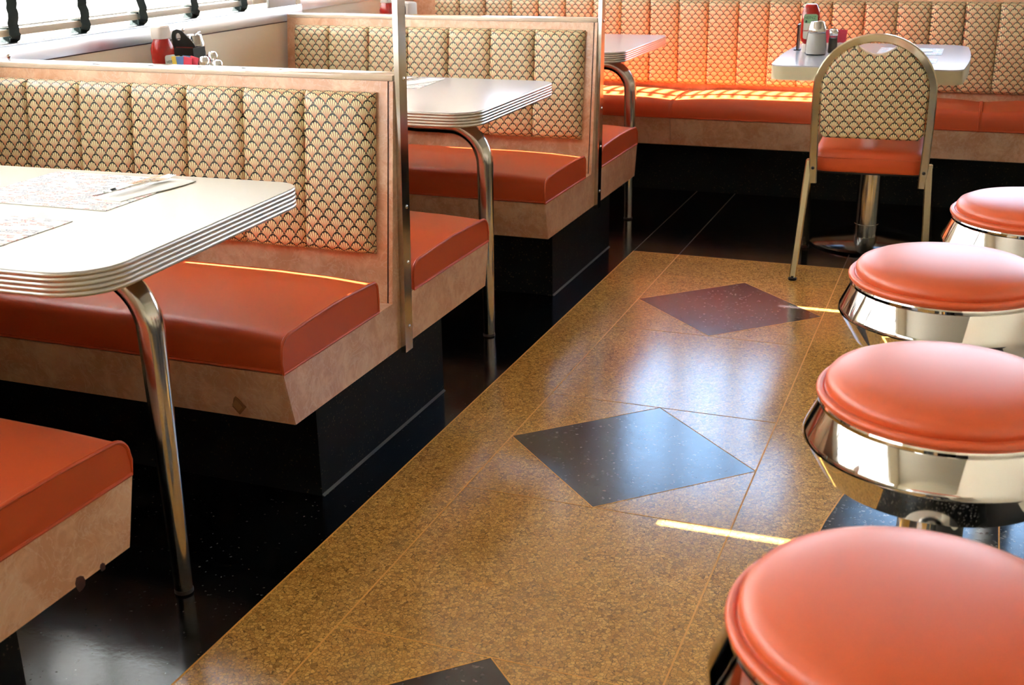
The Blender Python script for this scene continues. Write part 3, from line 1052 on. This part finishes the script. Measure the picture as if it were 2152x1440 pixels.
def napkin(p0, p1, wdt, z, label, thick=.0045, seed=1):
    rnd = random.Random(seed)
    a, b = Vector(p0), Vector(p1)
    L = (b - a).length
    ang = math.atan2((b - a).y, (b - a).x)
    nx, ny = 16, 8
    ph = rnd.random() * 6
    def hgt(u, v):
        e = min(1, min(v, 1 - v) * 6) * min(1, min(u, 1 - u) * 10)
        return .0015 + (thick - .0015) * e ** .5 * (.65 + .35 * math.sin(u * 7 + ph + v * 4)) 
    bm = MB()
    top = [[(u / nx * L, (v / ny - .5) * wdt + .006 * math.sin(u / nx * 5 + ph), hgt(u / nx, v / ny)) for v in range(ny + 1)] for u in range(nx + 1)]
    rings = [r + [(r[-1][0], r[-1][1], 0), (r[0][0], r[0][1], 0)] for r in top]
    bm.loft(rings)
    o = obj('napkin', bm, M_paper, angle=12)
    o.location = (a.x, a.y, z)
    o.rotation_euler = (0, 0, ang)
    return tag(o, label, 'napkin')
ang1 = math.atan2(2.08 - 1.86, -1.585 + 1.60)
napkin((-1.595, 1.862), (-1.575, 2.075), .078, ZTAB + .0013, 'folded white paper napkin with fork on the nearest table')
def cutlery(kind, p0, p1, z, label):
    a, b = Vector(p0), Vector(p1)
    L = (b - a).length
    t = thing(kind, label, 'cutlery', (a.x, a.y, z), math.atan2((b - a).y, (b - a).x))
    flat = lambda pts: [(x, y) for x, y in pts]
    if kind == 'table_knife':
        bl_ = [(0, 0), (.02, -.006), (.09, -.009), (L * .5, -.008), (L * .5, .006), (.02, .004)]
        obj('blade', MB().prism(bl_, 'z', 0.0005, .002), M_chrome, t)
        h_ = [(L * .5, -.005), (L * .75, -.006), (L, -.008), (L + .004, 0), (L, .008), (L * .75, .006), (L * .5, .005)]
        obj('handle', MB().prism(h_, 'z', 0, .004), M_chrome, t)
    else:
        prof_ = []
        path = [(L, 0, .0065), (L * .7, 0, .009), (L * .42, 0, .0075), (L * .3, 0, .004), (L * .12, 0, .005)]
        mb_ = MB()
        rings = []
        for (x, y, zz), wd in zip(path, (.009, .007, .004, .010, .012)):
            rings.append([(x, -wd, zz), (x, wd, zz), (x, wd, zz + .002), (x, -wd, zz + .002)])
        mb_.loft(rings)
        obj('handle', mb_, M_chrome, t)
        for k_ in range(4):
            yy = -.0098 + k_ * .0065
            obj('tine', MB().loft([[(L * .14, yy - .0016, .005), (L * .14, yy + .0016, .005), (L * .14, yy + .0016, .007), (L * .14, yy - .0016, .007)],
                                   [(0, yy - .0009, .0085), (0, yy + .0009, .0085), (0, yy + .0009, .0098), (0, yy - .0009, .0098)]]), M_chrome, t)
    return t
cutlery('table_knife', (-1.655, 1.885), (-1.632, 2.09), ZTAB + .0014, 'table knife lying beside the napkin on the nearest placemat')
cutlery('table_fork', (-1.583, 2.06), (-1.612, 1.885), ZTAB + .0060, 'fork lying on the folded napkin on the nearest table')
napkin((-1.80, 3.535), (-1.73, 3.74), .07, ZTAB + .0013, 'folded white napkin on the middle table', seed=4)
cutlery('table_knife', (-1.84, 3.54), (-1.80, 3.75), ZTAB + .0014, 'table knife on the middle table placemat')
napkin((-.31, 4.96), (-.18, 4.97), .06, ZTAB + .0013, 'small folded napkin on the pedestal table', seed=9)
cutlery('table_knife', (-.20, 4.915), (-.335, 4.912), ZTAB + .0014, 'dark looking table knife on the pedestal table')

def oval_loft(mb_, secs, n=28, e=2.6):
    rings = []
    for z, a, b in secs:
        ring = []
        for i in range(n):
            th = 2 * PI * i / n
            c, s = math.cos(th), math.sin(th)
            ring.append((a * math.copysign(abs(c) ** (2 / e), c), b * math.copysign(abs(s) ** (2 / e), s), z))
        rings.append(ring)
    mb_.loft(rings)
    return mb_
def label_plate(z0, z1, wd, y, bulge=.004):
    pts = rrect(-wd / 2, wd / 2, z0, z1, .008, 4)
    return MB().prism(pts, 'y', y, y + .0012)
def text(body, size, loc, m, parent, rx=PI / 2, rz=0, name='print'):
    cu = bpy.data.curves.new(name, 'FONT')
    cu.body = body
    cu.size = size
    cu.align_x = 'CENTER'
    cu.extrude = .0001
    o = bpy.data.objects.new(name, cu)
    me = bpy.data.meshes.new_from_object(o)
    bpy.data.objects.remove(o)
    me.materials.append(m)
    o = bpy.data.objects.new(name, me)
    C.objects.link(o)
    o.parent = parent
    o.location = loc
    o.rotation_euler = (rx, 0, rz)
    return o
def ketchup_upright(x, y, label, rz=0):
    t = thing('ketchup_bottle', label, 'bottle', (x, y, ZTAB), rz, 'ketchup bottles')
    obj('body', oval_loft(MB(), [(0, .030, .024), (.004, .037, .028), (.06, .038, .029), (.09, .0375, .0285), (.118, .039, .030), (.132, .039, .030), (.146, .034, .027), (.158, .026, .024), (.163, .024, .022)]), M_ketchup, t)
    obj('cap', oval_loft(MB(), [(.1632, .0265, .0245), (.166, .028, .026), (.200, .0275, .0255), (.204, .024, .022)], e=3.5), M_white, t)
    lb = obj('bottle_label', label_plate(.012, .112, .046, -.0318), M_label, t)
    text('HEINZ', .013, (0, -.0322, .086), M_ink, lb)
    obj('label_band', MB().box(-.020, .020, -.0323, -.0318, .044, .050), M_redink, lb)
    return t
ketchup_upright(-2.512, 3.29, 'red ketchup bottle with white cap on the middle table by the window wall', math.radians(82))
ketchup_upright(-2.53, 4.96, 'red ketchup bottle on the far booth table, cut by the top edge', math.radians(-20))

# upside-down ketchup on the pedestal table
t = thing('ketchup_bottle', 'red ketchup bottle standing upside down on the pedestal table', 'bottle', (-.638, 4.86, ZTAB), math.radians(8), 'ketchup bottles')
obj('cap', oval_loft(MB(), [(0, .026, .022), (.004, .028, .024), (.028, .028, .024), (.032, .024, .021)], e=3), M_white, t)
obj('body', oval_loft(MB(), [(.0322, .022, .019), (.040, .029, .023), (.055, .036, .027), (.09, .036, .027), (.118, .0345, .026), (.150, .034, .0255), (.166, .028, .022), (.178, .023, .019), (.182, .019, .016)]), M_ketchup, t)
lb = obj('bottle_label', label_plate(.052, .146, .052, -.0282), M_label, t)
obj('label_band', MB().prism(rrect(-.0255, .0255, .112, .1455, .007, 3), 'y', -.0287, -.0282), M_green, lb)
text('HEINZ', .0155, (-.003, -.0291, .128), M_ink, lb)
obj('label_mark', MB().ball((-.0165, -.0285, .118), .0045, 1, .15, 1.2), M_ink, lb)
obj('label_band', MB().box(-.0255, .0255, -.0287, -.0282, .082, .085), M_redink, lb)

def sugar_pourer(x, y, label, q=1.0, hq=1.0):
    t = thing('sugar_pourer', label, 'sugar shaker', (x, y, ZTAB), 0, 'glass sugar pourers')
    S_ = lambda pr: [(r_ * q, z_ * hq) for r_, z_ in pr]
    obj('glass_jar', MB().lathe(S_([(.036, 0), (.040, .004), (.0395, .03), (.036, .07), (.033, .086)]), 0, 0, 28), M_jar, t)
    obj('sugar', MB().lathe(S_([(.0345, .003), (.0385, .006), (.038, .03), (.0345, .068), (.032, .080)]), 0, 0, 28), M_sugar, t)
    obj('chrome_lid', MB().lathe(S_([(.0345, .0865), (.0350, .094), (.0335, .100), (.026, .124), (.022, .126)]), 0, 0, 28), M_chrome, t)
    o = obj('flap', MB().box(-.004, .016, -.008, .008, 0, .002), M_chrome, t)
    o.location = (.008 * q, 0, .127 * hq)
    o.rotation_euler = (0, -.35, 0)
    return t
sugar_pourer(-.600, 4.775, 'glass sugar pourer with chrome lid on the pedestal table')
sugar_pourer(-2.535, 3.50, 'glass sugar pourer with chrome lid behind the black caddy', 1.0, 1.25)
def shaker(x, y, label, m_fill, h=.075, group='salt and pepper shakers'):
    t = thing('table_shaker', label, 'shaker', (x, y, ZTAB), 0, group)
    obj('glass_jar', MB().lathe([(.016, 0), (.018, .003), (.0165, h * .5), (.015, h * .72)], 0, 0, 18), M_jar, t)
    obj('filling', MB().lathe([(.015, .002), (.0165, .005), (.0152, h * .5), (.0142, h * .62)], 0, 0, 18), m_fill, t)
    obj('metal_cap', MB().lathe([(.0165, h * .721), (.018, h * .78), (.0175, h * .9), (.012, h * .98), (.004, h)], 0, 0, 18), M_chrome, t)
    return t
shaker(-2.337, 3.315, 'metal topped shaker standing at the back of the middle table group', M_pepper, .124)
shaker(-2.328, 3.255, 'metal topped salt shaker nearest the partition on the middle table', M_sugar, .115)
shaker(-2.284, 3.262, 'narrow metal topped shaker at the right end of the middle table group', M_pepper, .104)
shaker(-.545, 4.84, 'pepper shaker beside the sugar pourer on the pedestal table', M_pepper, .092)
def packet_box(x, y, label, mats, rz=0, z=ZTAB, th=.065):
    t = thing('packet_holder', label, 'packet holder', (x, y, z), rz)
    obj('tray', MB().box(-.035, .035, -.02, .02, 0, th, .002), M_white, t)
    for i, m in enumerate(mats):
        xx = -.024 + .048 * i / max(1, len(mats) - 1)
        o = obj('packet', MB().box(-.014, .014, -.0012, .0012, 0, .05), m, t)
        o.location = (xx, -.006 + .006 * (i % 3), th + .0005)
        o.rotation_euler = (.18 * (i % 2), .1 * (i - 1), .2)
    return t
packet_box(-2.392, 3.24, 'small holder of blue, pink and yellow sweetener packets on the middle table', [M_yellow, M_blue, M_blue, M_pink, M_pink])
packet_box(-.548, 4.955, 'holder of pink sweetener packets beside the ketchup on the pedestal table', [M_pink, M_pink, M_pink], th=.028)
# black menu caddy on the middle table
t = thing('condiment_caddy', 'black condiment caddy with pierced handle next to the ketchup', 'caddy', (-2.502, 3.405, ZTAB), math.radians(2))
obj('tray', MB().box(-.05, .05, -.035, .035, 0, .008).box(-.05, -.046, -.035, .035, .008, .125).box(.046, .05, -.035, .035, .008, .125).box(-.046, .046, -.035, -.031, .008, .125).box(-.046, .046, .031, .035, .008, .125), M_dark, t)
n = 16
hp = [(-.05, .125), (.046, .125), (-.012, .178), (-.03, .182), (-.046, .176), (-.052, .16)]
ctr = (-.026, .158)
ring_in = [(ctr[0] + .009 * math.cos(2 * PI * i / n), ctr[1] + .011 * math.sin(2 * PI * i / n)) for i in range(n)]
import bisect
def ray_poly(c, a, poly):
    best = None
    d = (math.cos(a), math.sin(a))
    for i in range(len(poly)):
        p, q = poly[i], poly[(i + 1) % len(poly)]
        ex, ey = q[0] - p[0], q[1] - p[1]
        den = d[0] * ey - d[1] * ex
        if abs(den) < 1e-12: continue
        tt = ((p[0] - c[0]) * ey - (p[1] - c[1]) * ex) / den
        ss = ((p[0] - c[0]) * d[1] - (p[1] - c[1]) * d[0]) / den
        if tt > 0 and -1e-9 <= ss <= 1 + 1e-9 and (best is None or tt < best): best = tt
    return (c[0] + d[0] * best, c[1] + d[1] * best)
n = 40
rin, rout = [], []
for i in range(n):
    a = 2 * PI * i / n
    rin.append((ctr[0] + .010 * math.cos(a), ctr[1] + .012 * math.sin(a)))
    rout.append(ray_poly(ctr, a, hp))
mbh = MB()
mbh.loft([[(p[0], .002, p[1]) for p in rin], [(p[0], .002, p[1]) for p in rout], [(p[0], -.002, p[1]) for p in rout], [(p[0], -.002, p[1]) for p in rin]], loop=True)
obj('handle', mbh, M_dark, t)
obj('red_card', MB().box(-.044, .02, .006, .008, .01, .128), M_redink, t)
# black card stand behind the upside-down ketchup
o = obj('card_stand', MB().box(-.012, .012, -.028, .028, 0, .004).box(-.003, .003, -.028, .028, .004, .10), M_dark)
o.location = (-.690, 4.93, ZTAB)
tag(o, 'narrow black card stand behind the upside down ketchup', 'card stand')
# white napkin dispenser with dark mouth on the far table
t = thing('napkin_dispenser', 'pale napkin dispenser with dark mouth on the far booth table', 'dispenser', (-2.425, 4.92, ZTAB), math.radians(-8))
obj('case', MB().box(-.045, .045, -.04, .04, 0, .17, .012), mat('pale_grey_enamel', hexc(214, 212, 206), .3), t)
obj('mouth', MB().prism([(-.024, .11), (.032, .11), (.032, .155), (.004, .155)], 'y', -.0415, -.0402), M_dark, t)
obj('spring', MB().tube([(.014, -.044, .145), (.012, -.046, .125), (.020, -.046, .118), (.027, -.046, .125), (.026, -.044, .145)], .0022, 6), M_chrome, t)

# frosted plastic block on the stainless ledge
o = obj('plastic_block', MB().box(-.006, .006, -.10, .10, 0, .045, .002), mat('frosted_plastic', hexc(214, 214, 216), .35))
o.location = (-2.62, 4.215, .9635)
tag(o, 'frosted plastic block on the metal ledge just before the second partition', 'plastic block')
